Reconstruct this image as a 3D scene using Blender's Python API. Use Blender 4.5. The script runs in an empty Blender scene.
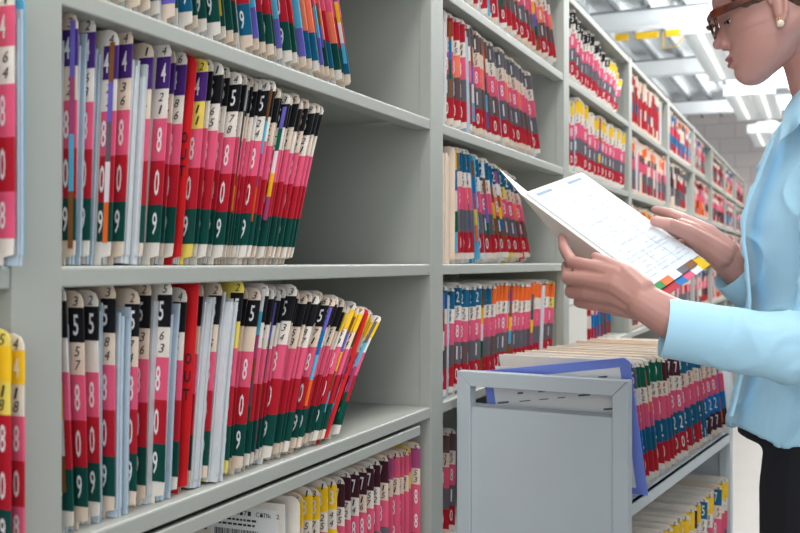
import bpy, math, random
import numpy as np
from mathutils import Vector, Matrix, noise

# ------------------------------------------------------------------ camera, world, lights, exposure
random.seed(11)
SC = bpy.context.scene
COL = SC.collection
F = 1000.0                       # focal length in pixels of an 800 px wide frame
TH = math.atan(0.42)
CT, ST = math.cos(TH), math.sin(TH)
CAM = Vector((0.698, 0.0, 1.17))
cd = bpy.data.cameras.new('camera')
cam = bpy.data.objects.new('camera', cd)
COL.objects.link(cam)
cam.location = CAM
cam.rotation_euler = (math.pi / 2, 0, TH)
cd.sensor_width = 36.0
cd.lens = F / 800 * 36.0
cd.shift_y = -4.5 / 800
cd.clip_start = 0.05
cd.dof.use_dof = True
cd.dof.focus_distance = 1.6
cd.dof.aperture_fstop = 8.0
SC.camera = cam

w = bpy.data.worlds.new('world')
SC.world = w
w.use_nodes = True
w.node_tree.nodes['Background'].inputs[0].default_value = (0.90, 0.96, 1.0, 1)
w.node_tree.nodes['Background'].inputs[1].default_value = 0.34


def area(name, loc, rot, sx, sy, energy, color=(1, 1, 1)):
    l = bpy.data.lights.new(name, 'AREA')
    l.shape = 'RECTANGLE'
    l.size, l.size_y = sx, sy
    l.energy = energy
    l.color = color
    o = bpy.data.objects.new(name, l)
    COL.objects.link(o)
    o.location = loc
    o.rotation_euler = rot
    return o


area('aisle_light', (0.55, 1.2, 3.05), (0, 0, 0), 0.5, 2.6, 30, (1.0, 0.98, 0.95))
area('aisle_light', (0.7, 4.6, 3.05), (0, 0, 0), 0.5, 2.6, 44, (1.0, 0.99, 0.97))
area('aisle_light', (1.1, 8.2, 3.05), (0, 0, 0), 0.5, 3.0, 44, (1.0, 0.99, 0.97))
area('aisle_light', (1.1, 12.0, 3.05), (0, 0, 0), 0.5, 3.0, 44, (1.0, 0.99, 0.97))
area('fill_light', (2.9, 2.4, 1.9), (0, math.radians(80), 0), 2.0, 4.0, 9, (0.95, 0.98, 1.0))  # added soft fill from the aisle side, no window there

for yy, en in ((3.0, 20), (5.6, 66), (8.6, 60), (11.9, 55)):
    area('lamp_uplight', (0.4, yy, 2.75), (math.pi, 0, 0), 0.5, 2.0, en, (1, 1, 1))
area('fill_light', (1.0, -1.45, 1.8), (math.radians(84), 0, math.radians(4)), 1.8, 1.8, 34, (0.95, 0.98, 1.0))  # added fill behind the camera, brightens the faces turned toward it

SC.view_settings.view_transform = 'Standard'
SC.view_settings.look = 'None'
SC.view_settings.gamma = 1
SC.view_settings.use_curve_mapping = False
SC.view_settings.exposure = 0.2


# ------------------------------------------------------------------ helpers
def P(px, py, z):
    """pixel and distance along the view axis -> world point"""
    xc = (px - 400) / F * z
    yc = (262 - py) / F * z
    return Vector((CAM.x + xc * CT - z * ST, CAM.y + xc * ST + z * CT, CAM.z + yc))


def srgb(c):
    return tuple(((v / 255) / 12.92 if v / 255 <= 0.04045 else ((v / 255 + 0.055) / 1.055) ** 2.4) for v in c)


MATS = {}


def mat(name, rgb, rough=0.5, var=0.0, scale=40, metal=0.0, bump=0.0, spec=0.5, stretch=None):
    if name in MATS:
        return MATS[name]
    m = bpy.data.materials.new(name)
    m.use_nodes = True
    nt = m.node_tree
    b = nt.nodes['Principled BSDF']
    c = srgb(rgb)
    b.inputs['Base Color'].default_value = (*c, 1)
    b.inputs['Roughness'].default_value = rough
    b.inputs['Metallic'].default_value = metal
    b.inputs['Specular IOR Level'].default_value = spec
    if var or bump:
        tc = nt.nodes.new('ShaderNodeTexCoord')
        mp = nt.nodes.new('ShaderNodeMapping')
        n = nt.nodes.new('ShaderNodeTexNoise')
        n.inputs['Scale'].default_value = scale
        n.inputs['Detail'].default_value = 3
        nt.links.new(tc.outputs['Object'], mp.inputs[0])
        if stretch:
            mp.inputs['Scale'].default_value = stretch
        nt.links.new(mp.outputs[0], n.inputs['Vector'])
        if var:
            r = nt.nodes.new('ShaderNodeValToRGB')
            r.color_ramp.elements[0].position = 0.3
            r.color_ramp.elements[1].position = 0.7
            r.color_ramp.elements[0].color = (*[max(0, v * (1 - var)) for v in c], 1)
            r.color_ramp.elements[1].color = (*[min(1, v * (1 + var)) for v in c], 1)
            nt.links.new(n.outputs['Fac'], r.inputs[0])
            nt.links.new(r.outputs[0], b.inputs['Base Color'])
        if bump:
            bp = nt.nodes.new('ShaderNodeBump')
            bp.inputs['Strength'].default_value = bump
            bp.inputs['Distance'].default_value = 0.002
            nt.links.new(n.outputs['Fac'], bp.inputs['Height'])
            nt.links.new(bp.outputs[0], b.inputs['Normal'])
    MATS[name] = m
    return m


def emis(name, rgb, s):
    m = bpy.data.materials.new(name)
    m.use_nodes = True
    b = m.node_tree.nodes['Principled BSDF']
    b.inputs['Base Color'].default_value = (*srgb(rgb), 1)
    b.inputs['Emission Color'].default_value = (*srgb(rgb), 1)
    b.inputs['Emission Strength'].default_value = s
    MATS[name] = m
    return m


PAL = {
    'pink': (226, 92, 126), 'red': (184, 27, 45), 'green': (7, 72, 64), 'black': (22, 22, 26),
    'purple': (74, 40, 118), 'teal': (14, 98, 134), 'grey': (104, 102, 110), 'orange': (246, 112, 44),
    'yellow': (248, 202, 40), 'blue': (0, 116, 182), 'brown': (70, 30, 42), 'white': (236, 238, 240),
    'sky': (90, 190, 225), 'tan': (140, 90, 46), 'violet': (112, 104, 196), 'lime': (20, 140, 62),
    'darkgreen': (0, 96, 74), 'mauve': (178, 80, 130), 'cream': (232, 222, 206), 'taupe': (104, 84, 84),
    'lilac': (190, 170, 214), 'outred': (222, 28, 34), 'salmon': (244, 130, 96),
}
for k, v in PAL.items():
    mat('label_' + k, v, rough=0.5, var=0.06, scale=25, spec=.3)
mat('digit_white', (240, 240, 240), 0.4)
mat('ink', (40, 40, 52), 0.6)
mat('manila', (232, 212, 192), 0.6, var=0.05, scale=30, bump=0.1)
mat('manila_white', (234, 226, 216), 0.6, var=0.05, scale=30, bump=0.1)
mat('paper', (208, 213, 217), 0.7, var=0.05, scale=60, bump=0.2, stretch=(1, 8, 1))
mat('paper_blue', (186, 203, 216), 0.7, var=0.05, scale=60, bump=0.2, stretch=(1, 8, 1))
mat('cover_yellow', (236, 214, 96), 0.55, var=0.05)
mat('cover_red', (214, 34, 40), 0.4, var=0.05)
mat('cover_blue', (84, 176, 216), 0.4, var=0.05)
METAL = mat('grey_enamel', (169, 172, 165), 0.42, var=0.015, scale=6, bump=0.04)
METAL2 = mat('cart_enamel', (192, 201, 206), 0.40, var=0.02, scale=5, bump=0.04)
DARK = mat('dark_rubber', (30, 30, 32), 0.6)


class MB:
    """collects geometry for one mesh object"""

    def __init__(s):
        s.v, s.f, s.m, s.mats = [], [], [], []

    def mi(s, m):
        if isinstance(m, str):
            m = MATS[m]
        if m not in s.mats:
            s.mats.append(m)
        return s.mats.index(m)

    def add(s, vs, fs, m):
        o = len(s.v)
        i = s.mi(m)
        s.v.extend([tuple(p) for p in vs])
        for f in fs:
            s.f.append(tuple(k + o for k in f))
            s.m.append(i)

    def box(s, a, b, m, M=None):
        x0, y0, z0 = a
        x1, y1, z1 = b
        vs = [Vector(p) for p in ((x0, y0, z0), (x1, y0, z0), (x1, y1, z0), (x0, y1, z0),
                                  (x0, y0, z1), (x1, y0, z1), (x1, y1, z1), (x0, y1, z1))]
        if M is not None:
            vs = [M @ p for p in vs]
        s.add(vs, [(0, 3, 2, 1), (4, 5, 6, 7), (0, 1, 5, 4), (1, 2, 6, 5), (2, 3, 7, 6), (3, 0, 4, 7)], m)

    def loft(s, rings, m, cap=True):
        n = len(rings[0])
        vs = [p for r in rings for p in r]
        fs = []
        for i in range(len(rings) - 1):
            for j in range(n):
                k = (j + 1) % n
                fs.append((i * n + j, i * n + k, (i + 1) * n + k, (i + 1) * n + j))
        if cap:
            fs.append(tuple(range(n))[::-1])
            fs.append(tuple((len(rings) - 1) * n + j for j in range(n)))
        s.add(vs, fs, m)

    def tube(s, pts, rad, m, n=12, flat=1.0, up=None, caps=True):
        """tapered tube along points; rad floats; flat squashes one axis; rounded ends"""
        pts = [Vector(p) for p in pts]
        # smooth subdivision
        rings = []
        up = Vector(up) if up else Vector((0, 0, 1))
        L = len(pts)
        P2, R2, T2 = [], [], []
        for i in range(L):
            t = (pts[min(i + 1, L - 1)] - pts[max(i - 1, 0)]).normalized()
            P2.append(pts[i]); R2.append(rad[i]); T2.append(t)
        if caps:
            a, b = [], []
            for q in (0.92, 0.7, 0.38):
                a.append((P2[0] - T2[0] * R2[0] * q * 0.8, R2[0] * math.sqrt(1 - q * q), T2[0]))
                b.append((P2[-1] + T2[-1] * R2[-1] * q * 0.8, R2[-1] * math.sqrt(1 - q * q), T2[-1]))
            seq = a + list(zip(P2, R2, T2)) + b[::-1]
        else:
            seq = list(zip(P2, R2, T2))
        sx = None
        for p, r, t in seq:
            if sx is None:
                sx = t.cross(up if abs(t.dot(up)) < .9 else Vector((1, 0, 0)))
            else:
                sx = sx - t * sx.dot(t)
            sx.normalize()
            sy = sx.cross(t).normalized()
            rings.append([p + sx * (math.cos(2 * math.pi * j / n) * r) + sy * (math.sin(2 * math.pi * j / n) * r * flat) for j in range(n)])
        s.loft(rings, m, cap=True)

    def sphere(s, c, r, m, n=16, M=None):
        rings = []
        rx, ry, rz = (r, r, r) if not hasattr(r, '__len__') else r
        for i in range(1, n // 2 + 1):
            a = math.pi * i / (n // 2 + 1)
            ring = []
            for j in range(n):
                t = 2 * math.pi * j / n
                p = Vector((rx * math.sin(a) * math.cos(t), ry * math.sin(a) * math.sin(t), -rz * math.cos(a)))
                if M is not None:
                    p = M @ p
                ring.append(p + Vector(c))
            rings.append(ring)
        s.loft(rings, m)

    def build(s, name, parent=None, loc=None, smooth=False, bevel=0.0):
        me = bpy.data.meshes.new(name)
        me.from_pydata(s.v, [], s.f)
        for m in s.mats:
            me.materials.append(m)
        me.polygons.foreach_set('material_index', s.m)
        if smooth:
            me.polygons.foreach_set('use_smooth', [True] * len(s.f))
        me.update()
        o = bpy.data.objects.new(name, me)
        COL.objects.link(o)
        if parent:
            o.parent = parent
        if loc is not None:
            o.location = loc
        if bevel:
            b = o.modifiers.new('bevel', 'BEVEL')
            b.width = bevel
            b.segments = 2
            b.limit_method = 'ANGLE'
        return o


def empty(name, loc=(0, 0, 0), rot=(0, 0, 0), label=None, cat=None, group=None):
    o = bpy.data.objects.new(name, None)
    COL.objects.link(o)
    o.location = loc
    o.rotation_euler = rot
    o.empty_display_size = 0.05
    tag(o, label, cat, group)
    return o


def tag(o, label=None, cat=None, group=None, kind=None):
    if label: o['label'] = label
    if cat: o['category'] = cat
    if group: o['group'] = group
    if kind: o['kind'] = kind
    return o


# glyphs ---------------------------------------------------------
GL = {}


def glyph(ch, bold=0.012):
    k = (ch, bold)
    if k in GL:
        return GL[k]
    cu = bpy.data.curves.new('glyph', 'FONT')
    cu.body = ch
    cu.resolution_u = 2
    cu.offset = bold
    o = bpy.data.objects.new('glyph', cu)
    COL.objects.link(o)
    dg = bpy.context.evaluated_depsgraph_get()
    me = bpy.data.meshes.new_from_object(o.evaluated_get(dg))
    vs = np.array([v.co[:] for v in me.vertices])
    fs = [tuple(p.vertices) for p in me.polygons]
    mn, mx = vs.min(0), vs.max(0)
    vs = vs - mn
    sz = mx - mn
    asp = sz[0] / sz[1]
    vs[:, 0] /= sz[0]
    vs[:, 1] /= sz[1]
    bpy.data.objects.remove(o)
    bpy.data.curves.remove(cu)
    bpy.data.meshes.remove(me)
    GL[k] = (vs[:, :2], fs, asp)
    return GL[k]


# ------------------------------------------------------------------ room
FLOOR = mat('floor_vinyl', (176, 171, 166), 0.35, var=0.04, scale=3)
m = bpy.data.materials.new('block_wall'); m.use_nodes = True; MATS['block_wall'] = m
nt = m.node_tree
tc = nt.nodes.new('ShaderNodeTexCoord'); mp = nt.nodes.new('ShaderNodeMapping')
mp.inputs['Rotation'].default_value = (math.pi / 2, 0, 0)
br = nt.nodes.new('ShaderNodeTexBrick')
br.inputs['Color1'].default_value = (*srgb((222, 212, 208)), 1)
br.inputs['Color2'].default_value = (*srgb((214, 205, 202)), 1)
br.inputs['Mortar'].default_value = (*srgb((196, 188, 186)), 1)
br.inputs['Scale'].default_value = 1.0
br.inputs['Brick Width'].default_value = 0.42
br.inputs['Row Height'].default_value = 0.21
br.inputs['Mortar Size'].default_value = 0.008
nt.links.new(tc.outputs['Object'], mp.inputs[0]); nt.links.new(mp.outputs[0], br.inputs['Vector'])
nt.links.new(br.outputs['Color'], nt.nodes['Principled BSDF'].inputs['Base Color'])
nt.nodes['Principled BSDF'].inputs['Roughness'].default_value = 0.8
CEIL = mat('ceiling_white', (236, 240, 242), 0.7)
CEIL2 = mat('steel_white', (246, 249, 250), 0.5)
CEILD = mat('conduit_grey', (120, 128, 134), 0.5)

b = MB(); b.box((-0.9, -1.5, -0.06), (4.0, 15.2, 0), FLOOR); tag(b.build('floor'), kind='structure')
b = MB(); b.box((-4.0, 15.0, 0), (4.0, 15.15, 3.4), 'block_wall'); tag(b.build('wall_far'), kind='structure')
b = MB(); b.box((-4.05, 15.0, 0), (-4.0, 12.0, 3.4), CEIL)
b = MB(); b.box((-0.62, -1.5, 0), (-0.5, 10.75, 1.9), mat('partition_paint', (214, 210, 204), 0.7)); tag(b.build('wall_left'), kind='structure')
b = MB()
b.box((-4.0, -1.5, 3.32), (4.0, 15.2, 3.40), CEIL)
x = -3.9
while x < 3.9:                                         # ribs of the steel deck
    b.box((x, -1.5, 3.27), (x + 0.07, 15.0, 3.325), CEIL)
    x += 0.25
tag(b.build('ceiling'), kind='structure')
for i, (yy, h0, h1) in enumerate(((5.9, 3.13, 3.26), (8.2, 3.08, 3.20), (10.4, 3.08, 3.22), (13.1, 3.06, 3.2))):
    b = MB()
    b.box((-3.9, yy, h0), (3.9, yy + 0.10, h1), CEIL2)
    b.box((-3.9, yy - 0.03, h1), (3.9, yy + 0.13, h1 + 0.012), CEILD)
    b.box((-3.9, yy - 0.02, h0 - 0.012), (3.9, yy + 0.12, h0), CEIL2)
    tag(b.build('trim_%d' % (i + 1)), kind='structure')
cf = 'grey conduits under the ceiling'
cl = ['thin grey conduit under the white ceiling, nearest the shelving top',
      'thin grey conduit under the white ceiling, second out from the shelving top',
      'thin grey conduit under the white ceiling, third out, beside the hanging lamps',
      'thin grey conduit under the white ceiling, farthest out over the aisle']
for i, x in enumerate((-0.84, -0.58, -0.30, 0.55)):
    b = MB(); b.tube([(x, 6.0, 3.235), (x, 10.0, 3.235), (x, 14.8, 3.235)], [0.016] * 3, CEILD, n=8)
    b.box((x - .03, 9.3, 3.22), (x + .03, 9.34, 3.275), CEILD)
    tag(b.build('conduit'), cl[i], 'pipe', cf)
b = MB()
for x0, x1 in ((-0.98, -0.87), (-0.80, -0.61), (-0.54, -0.33), (-0.26, 0.1)):
    b.box((x0, 8.92, 3.140), (x1, 8.98, 3.19), 'label_yellow')
tag(b.build('cable_tray_strip'), 'yellow strip of cable covers running across the ceiling behind the near beam', 'cable cover')
b = MB()
b.tube([(-0.58, 9.1, 3.225), (-0.62, 9.3, 3.11), (-0.5, 9.25, 3.11), (-0.30, 9.0, 3.225)], [0.006] * 4, 'label_yellow', n=6)
tag(b.build('yellow_cable'), 'thin yellow cable drooping below the ceiling between two white beams', 'cable')

GLOW = emis('lamp_glow', (255, 252, 246), 1.1)
LW = mat('lamp_white', (238, 242, 244), 0.4)


def luminaire(x, y, z, L, label, wid=0.30, group='hanging fluorescent lamps along the aisle'):
    t = empty('ceiling_lamp', (x, y, z), label=label, cat='lamp', group=group)
    b = MB(); b.box((-wid * .25, 0, .05), (wid * .25, L, .10), LW)
    for yy in (L * .15, L * .85):
        b.tube([(0, yy, .10), (0, yy, 3.32 - z)], [.008, .008], CEILD, n=6)
    b.build('housing', t)
    for s in (-1, 1):                                   # sloping reflector wings
        b = MB()
        b.add([(0.02 * s, 0.01, .06), (wid * .5 * s, 0.01, 0.0), (wid * .5 * s, L - .01, 0.0), (0.02 * s, L - .01, .06),
               (0.02 * s, 0.01, .064), (wid * .5 * s, 0.01, 0.004), (wid * .5 * s, L - .01, 0.004), (0.02 * s, L - .01, .064)],
              [(0, 1, 2, 3), (4, 7, 6, 5), (0, 4, 5, 1), (1, 5, 6, 2), (2, 6, 7, 3)], LW)
        for k in range(int(L / .1)):
            b.box((min(.02 * s, wid * .48 * s), .05 + k * .1, -0.02), (max(.02 * s, wid * .48 * s), .056 + k * .1, .03), LW)
        b.build('reflector', t)
        b = MB(); b.tube([(wid * .24 * s, .03, .0), (wid * .24 * s, L - .03, .0)], [.019, .019], GLOW, n=10)
        b.build('tube', t, smooth=True)
    for yy in (0, L):
        b = MB(); b.box((-wid * .5, yy - .006, -.03), (wid * .5, yy + .006, .07), LW); b.build('end_cap', t, bevel=.004)
    return t


luminaire(0.10, 6.45, 2.62, 1.75, 'white hanging fluorescent lamp nearest the face, big end plate showing', .42)
luminaire(0.14, 9.0, 2.62, 1.6, 'white hanging fluorescent lamp just below and behind the chin', .42)
luminaire(0.16, 11.7, 2.62, 1.4, 'smallest, farthest white hanging fluorescent lamp, in front of the block wall', .42)
luminaire(-1.35, 6.15, 3.13, 1.7, 'wide louvred white lamp at the ceiling above the shelving top', .75, group='ceiling lamps over the shelving')

# ------------------------------------------------------------------ shelving
PITCH, PW = 1.095, 0.067
Y0 = 0.790                        # right edge of the first post
DEP = 0.33
LV = {3: 0.812, 2: 0.557, 1: 0.279, 0: -0.004, -1: -0.282, -2: -0.585, -3: -0.86, -4: -1.12}
LV = {k: CAM.z + v for k, v in LV.items()}
bayword = ['cut-off bay at the left edge', 'nearest full bay', 'second full bay', 'third bay', 'fourth bay', 'fifth bay',
           'sixth bay', 'seventh bay', 'eighth bay', 'last bay before the block wall']
bayl = ['grey steel shelving unit cut off by the left edge of the picture',
        'largest grey steel shelving unit, filling the left half with tabbed folders',
        'grey steel shelving unit directly behind the grey cart, right of the second post',
        'grey steel shelving unit behind the form held in the hands',
        'grey steel shelving unit, fourth full one counting away from the nearest post',
        'grey steel shelving unit, fourth before the far end of the row',
        'grey steel shelving unit, third before the far end of the row',
        'grey steel shelving unit, next but one to the far end of the row',
        'grey steel shelving unit, last but one toward the block wall',
        'grey steel shelving unit at the far end, nearest the block wall']
for k in range(0, 10):
    ya = Y0 + (k - 1) * PITCH - PW / 2 + .0006
    yb = ya + PITCH - .0012
    if k == 0:
        ya = yb - 0.75
    t = empty('shelving_unit', (0, (ya + yb) / 2, 0), label=bayl[k], cat='shelf', group='grey steel shelving units in a row')
    oy = (ya + yb) / 2
    for s in (0, 1):
        q = ya if s == 0 else yb - PW / 2
        b = MB()
        if s == 1 and k < 9:
            continue
        qa = q if (s == 1 or k == 0) else q - PW / 2
        b.box((-0.025, qa - oy, 0), (0.0, q + PW / 2 - oy, LV[3] + .004), METAL)
        b.box((-DEP, qa - oy + .002, 0), (-0.025, q + PW / 2 - oy - .002, LV[3]), METAL)
        b.build('side_panel', t, bevel=.0015)
    ia, ib = ya + PW / 2 + .0005 - oy, yb - PW / 2 - .0005 - oy
    for lv in (-4, -3, -2, -1, 0, 1, 2, 3):
        z = LV[lv]
        b = MB()
        pr = [(-DEP + .004, 0), (-.0055, 0), (-.0032, -.0006), (-.0020, -.0018), (-.0015, -.0038), (-.0015, -.0200), (-.0025, -.0215), (-.032, -.0215),
              (-.032, -.019), (-.004, -.019), (-.004, -.0025), (-DEP + .0065, -.0025), (-DEP + .0065, -.0215), (-DEP + .004, -.0215)]
        n_ = len(pr)
        b.add([(p[0], ia, z + p[1]) for p in pr] + [(p[0], ib, z + p[1]) for p in pr],
              [tuple(range(n_)), tuple(range(2 * n_ - 1, n_ - 1, -1))] + [(q, q + n_, (q + 1) % n_ + n_, (q + 1) % n_) for q in range(n_)], METAL)
        b.build('shelf', t)
    b = MB(); b.box((-DEP - .002, ia, 0.02), (-DEP, ib, LV[3]), METAL)
    b.build('back_panel', t)
    if k == 1:
        z = LV[-1] - .028
        b = MB()
        b.box((-.30, ia + .003, z - .018), (-.006, ib - .055, z - .014), METAL)
        b.box((-.010, ia + .003, z - .018), (-.0, ib - .055, z), METAL)
        b.box((-.30, ib - .059, z - .018), (-.006, ib - .055, z), METAL)
        b.build('pull_out_shelf', t, bevel=.0015)

# ------------------------------------------------------------------ folders
ORD = ('first second third fourth fifth sixth seventh eighth ninth tenth eleventh twelfth thirteenth fourteenth fifteenth '
       'sixteenth seventeenth eighteenth nineteenth twentieth').split()


def ordinal(n):
    if n <= 20:
        return ORD[n - 1]
    tens = {2: ('twenty', 'twentieth'), 3: ('thirty', 'thirtieth'), 4: ('forty', 'fortieth'), 5: ('fifty', 'fiftieth')}[n // 10]
    return tens[1] if n % 10 == 0 else tens[0] + '-' + ORD[n % 10 - 1]


HF = 0.250
CW = {'label_' + k: k for k in PAL}
COLNAME = {'sky': 'light blue', 'lime': 'bright green', 'darkgreen': 'dark green', 'outred': 'red', 'taupe': 'taupe', 'teal': 'dark teal',
           'tan': 'tan'}


def cname(c):
    return COLNAME.get(c, c)


def stack_a(top, dig, mid='pink', midd='8', low='red', lowd='0', bot='green', botd='9'):
    # fractions up the tab: (z0, z1, colour, digit)
    return [(.098, .265, bot, botd), (.265, .46, low, lowd), (.46, .65, mid, midd), (.785, .93, top, dig)]


def stack_b(top, dig, mid='pink', midd='8', low='grey', lowd='1', bot='red', botd='0'):
    return [(.09, .27, bot, botd), (.27, .465, low, lowd), (.465, .66, mid, midd), (.79, .95, top, dig)]


STRIPC = ['sky', 'tan', 'tan', 'blue', 'white', 'yellow', 'orange', 'violet', 'darkgreen', 'mauve', 'grey']
NFOLD = [0]


def folder(parent_mat, T, a, bend, front, H, stack, cover='manila', papers='paper', pf=None, strip=False, hand=True,
           out=False, label='', group='', ph=.9, blank=False, tabw=.019, M0=None, yaw=0, detail=True):
    """one end-tab folder; parent_mat places (x out, y along the row, z up) at its near bottom front corner"""
    NFOLD[0] += 1
    lv = sorted(set([0, .03, .04] + [q for s in stack for q in s[:2]] + [.955, .985, 1.0]))
    lv = [q * H for q in lv]
    bz = [bend * (q / H) ** 2 for q in lv]

    def by(z):
        return float(np.interp(z, lv, bz))

    def xf(z):
        q = z / H
        if q <= .031: return -.013
        if q <= .041: return -.001
        if q >= .999: return -.012
        if q >= .98: return -.0035
        return 0.0
    zoff = T * math.sin(a) if a > 0 else 0
    loc = parent_mat @ Vector((front, 0, zoff + .0005))
    base_rot = parent_mat.to_euler().z
    t = empty('file_folder' if not out else 'out_guide', loc, (0, 0, 0), label, 'folder', group)
    t.rotation_euler = (Matrix.Rotation(base_rot + yaw, 4, 'Z') @ Matrix.Rotation(-a, 4, 'X')).to_euler()
    D = 0.285
    ts = .0012

    def sheet(mb, y0, y1, xfun, lvs, mt):
        n = len(lvs)
        vs = []
        for z in lvs:
            d = by(z)
            xx = xfun(z)
            vs += [(-D, y0 + d, z), (xx, y0 + d, z), (xx, y1 + d, z), (-D, y1 + d, z)]
        fs = []
        for i in range(n - 1):
            for j in range(4):
                k = (j + 1) % 4
                fs.append((i * 4 + j, i * 4 + k, i * 4 + 4 + k, i * 4 + 4 + j))
        fs += [(3, 2, 1, 0), tuple((n - 1) * 4 + j for j in range(4))]
        mb.add(vs, fs, mt)
    mb = MB()
    sheet(mb, T - ts, T, xf, lv, cover)
    if T > .003 and not out:
        hh = [z for z in lv if z < H * .93] + [H * (.945 if random.random() < .5 else .93)]
        fx = -.017 - random.random() * .004
        sheet(mb, 0, .0007, lambda z: fx, hh, cover)
    mb.build('cover', t)
    if T > .0035 and not out:
        mb = MB()
        n = max(1, min(6, int((T - .002) / .0026)))
        ys = np.linspace(.0009, T - ts - .0001, n + 1)
        for i in range(n):
            fr = (pf if pf is not None else -.016) - random.random() ** 2 * .012
            top = H * (ph - random.random() * .07)
            lvs = [z for z in lv if z < top - .002] + [top]
            fs_ = fr
            th = (ys[i + 1] - ys[i])
            sheet(mb, ys[i], ys[i] + th * .8, lambda z: fs_ - (.0 if z > .01 else .001), lvs, papers)
        mb.build('papers', t)
    # colour labels wrapped round the tab
    mb = MB()
    e = .00035

    def text(ch, zc, hgt, wid, xc, mt, skew=0, rot=0, bold=.012, yy=None):
        vs, fs, asp = glyph(ch, bold)
        if ch == '1': wid = wid * .42
        out_ = []
        for (u, v) in vs:
            u -= .5; v -= .5
            xx, zz = u * wid, v * hgt
            if rot:
                xx, zz = xx * math.cos(rot) - zz * math.sin(rot), xx * math.sin(rot) + zz * math.cos(rot)
            z = zc + zz
            out_.append((xc + xx + skew * zz, (T - ts - .0009 if yy is None else yy) + by(z), z))
        mb.add(out_, fs, mt)
    dgx = random.choice((-.0078, -.009, -.0125, -.0145))
    for (f0, f1, c, dg) in stack:
        z0, z1 = f0 * H, f1 * H
        zs = [z for z in lv if z0 - 1e-6 <= z <= z1 + 1e-6]
        for i in range(len(zs) - 1):
            za, zb = zs[i], zs[i + 1]
            da, db = by(za), by(zb)
            xa, xb = xf(za) + e, xf(zb) + e
            A = T - ts - e
            B = T + e
            mb.add([(-tabw, A + da, za), (xa, A + da, za), (xa, B + da, za), (-tabw, B + da, za),
                    (-tabw, A + db, zb), (xb, A + db, zb), (xb, B + db, zb), (-tabw, B + db, zb)],
                   [(0, 1, 5, 4), (1, 2, 6, 5), (2, 3, 7, 6)], 'label_' + c)
        if dg and detail:
            text(dg, (z0 + z1) / 2, (z1 - z0) * .60, .0068, dgx, 'digit_white')
    if hand and detail:
        text(random.choice('1234569'), H * .957, .010, .006, -.0085, 'ink', skew=.2, bold=0)
        if not blank:
            f0, f1 = stack[-2][1], stack[-1][0]
            for q in (.3, .72):
                text(random.choice('12345678'), H * (f0 + (f1 - f0) * q), .0105, .0062, -.0085 + random.uniform(-.001, .001), 'ink', skew=.25, bold=0)
    if out:
        for ch, q in zip('OUT', (.60, .52, .44)):
            text(ch, H * q, .014, .0095, -.0085, 'ink', bold=.02)
    if mb.v:
        mb.build('colour_labels', t)
    mb = MB()
    if strip:
        zt = H * random.uniform(.9, .985)
        n = random.randint(4, 6)
        zbm = H * random.uniform(.03, .3)
        cs = random.sample(STRIPC, n)
        xx = -.004 + random.uniform(-.003, .004)
        ww = .0065
        dz = (zt - zbm) / n
        for i in range(n):
            za, zb = zbm + i * dz, zbm + (i + 1) * dz
            sub = [za] + [z for z in lv if za < z < zb] + [zb]
            for j in range(len(sub) - 1):
                p, q = sub[j], sub[j + 1]
                y_ = T - ts - .0016
                mb.add([(xx - ww, y_ + by(p), p), (xx, y_ + by(p), p), (xx, y_ + by(q), q), (xx - ww, y_ + by(q), q)],
                       [(0, 1, 2, 3)], 'label_' + cs[i])
    if mb.v:
        mb.build('index_strip', t)
    return t


def place_row(origin, span, n, lean0, lean1, bend0, bend1, spec, phrase, group, H=HF, wfun=None, front=-.010, fr_rand=.006,
              left='from left', special=None, Tk=.78, eased=1.0, z=0, hv=.975):
    """origin Matrix: x outward, y along; folders fill [0, span]"""
    special = special or {}
    wts, leans = [], []
    for i in range(n):
        q = i / max(1, n - 1)
        leans.append(math.radians(lean0 + (lean1 - lean0) * q ** eased))
        ww = (wfun(q) if wfun else 1.0) * random.uniform(.75, 1.25)
        if i in special and 'w' in special[i]:
            ww *= special[i]['w']
        wts.append(ww)
    extra = sum(max(0, H * (math.tan(leans[i]) - math.tan(leans[i + 1]))) for i in range(n - 1))
    bends = [bend0 + (bend1 - bend0) * i / max(1, n - 1) for i in range(n)]
    extra += sum(max(0, bends[i] - bends[i + 1]) for i in range(n - 1))
    S = (span - extra) / sum(wts[i] / math.cos(leans[i]) for i in range(n))
    y = 0
    for i in range(n):
        pitch = wts[i] * S
        T = pitch * Tk
        d = dict(spec(i, i / max(1, n - 1)))
        d.update({k: v for k, v in special.get(i, {}).items() if k != 'w'})
        stk = d.pop('stack')
        cov = d.get('cover', 'manila')
        top = stk[-1] if stk else None
        covn = {'manila': 'beige', 'manila_white': 'off-white', 'cover_yellow': 'yellow', 'cover_red': 'red', 'cover_blue': 'light blue'}[cov]
        if d.get('out'):
            lab = 'red OUT guide, %s %s, %s' % (ordinal(i + 1), left, phrase)
        elif d.pop('lowlabel', None):
            d.pop('lowlabel', None)
            lab = '%s folder, %s %s above %s, %s %s, %s' % (covn, cname(stk[1][2]), stk[1][3] or 'band', cname(stk[0][2]), ordinal(i + 1), left, phrase)
        elif top:
            lab = '%s folder, %s %s on top, %s %s, %s' % (covn, cname(top[2]), top[3] or 'band', ordinal(i + 1), left, phrase)
        else:
            lab = 'plain %s folder, %s %s, %s' % (covn, ordinal(i + 1), left, phrase)
        d.pop('lowlabel', None)
        fr = front + random.uniform(-fr_rand, fr_rand) + d.pop('fr', 0)
        Hh = H * d.pop('hs', 1.0) * random.uniform(hv, 1.01)
        M = origin @ Matrix.Translation((0, y, z))
        folder(M, T, leans[i], bends[i], fr, Hh, stk, label=lab, group=group, yaw=math.radians(random.uniform(-.3, .3)), **d)
        y += pitch / math.cos(leans[i])
        if i < n - 1:
            y += max(0, H * (math.tan(leans[i]) - math.tan(leans[i + 1]))) + max(0, bends[i] - bends[i + 1])


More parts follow.
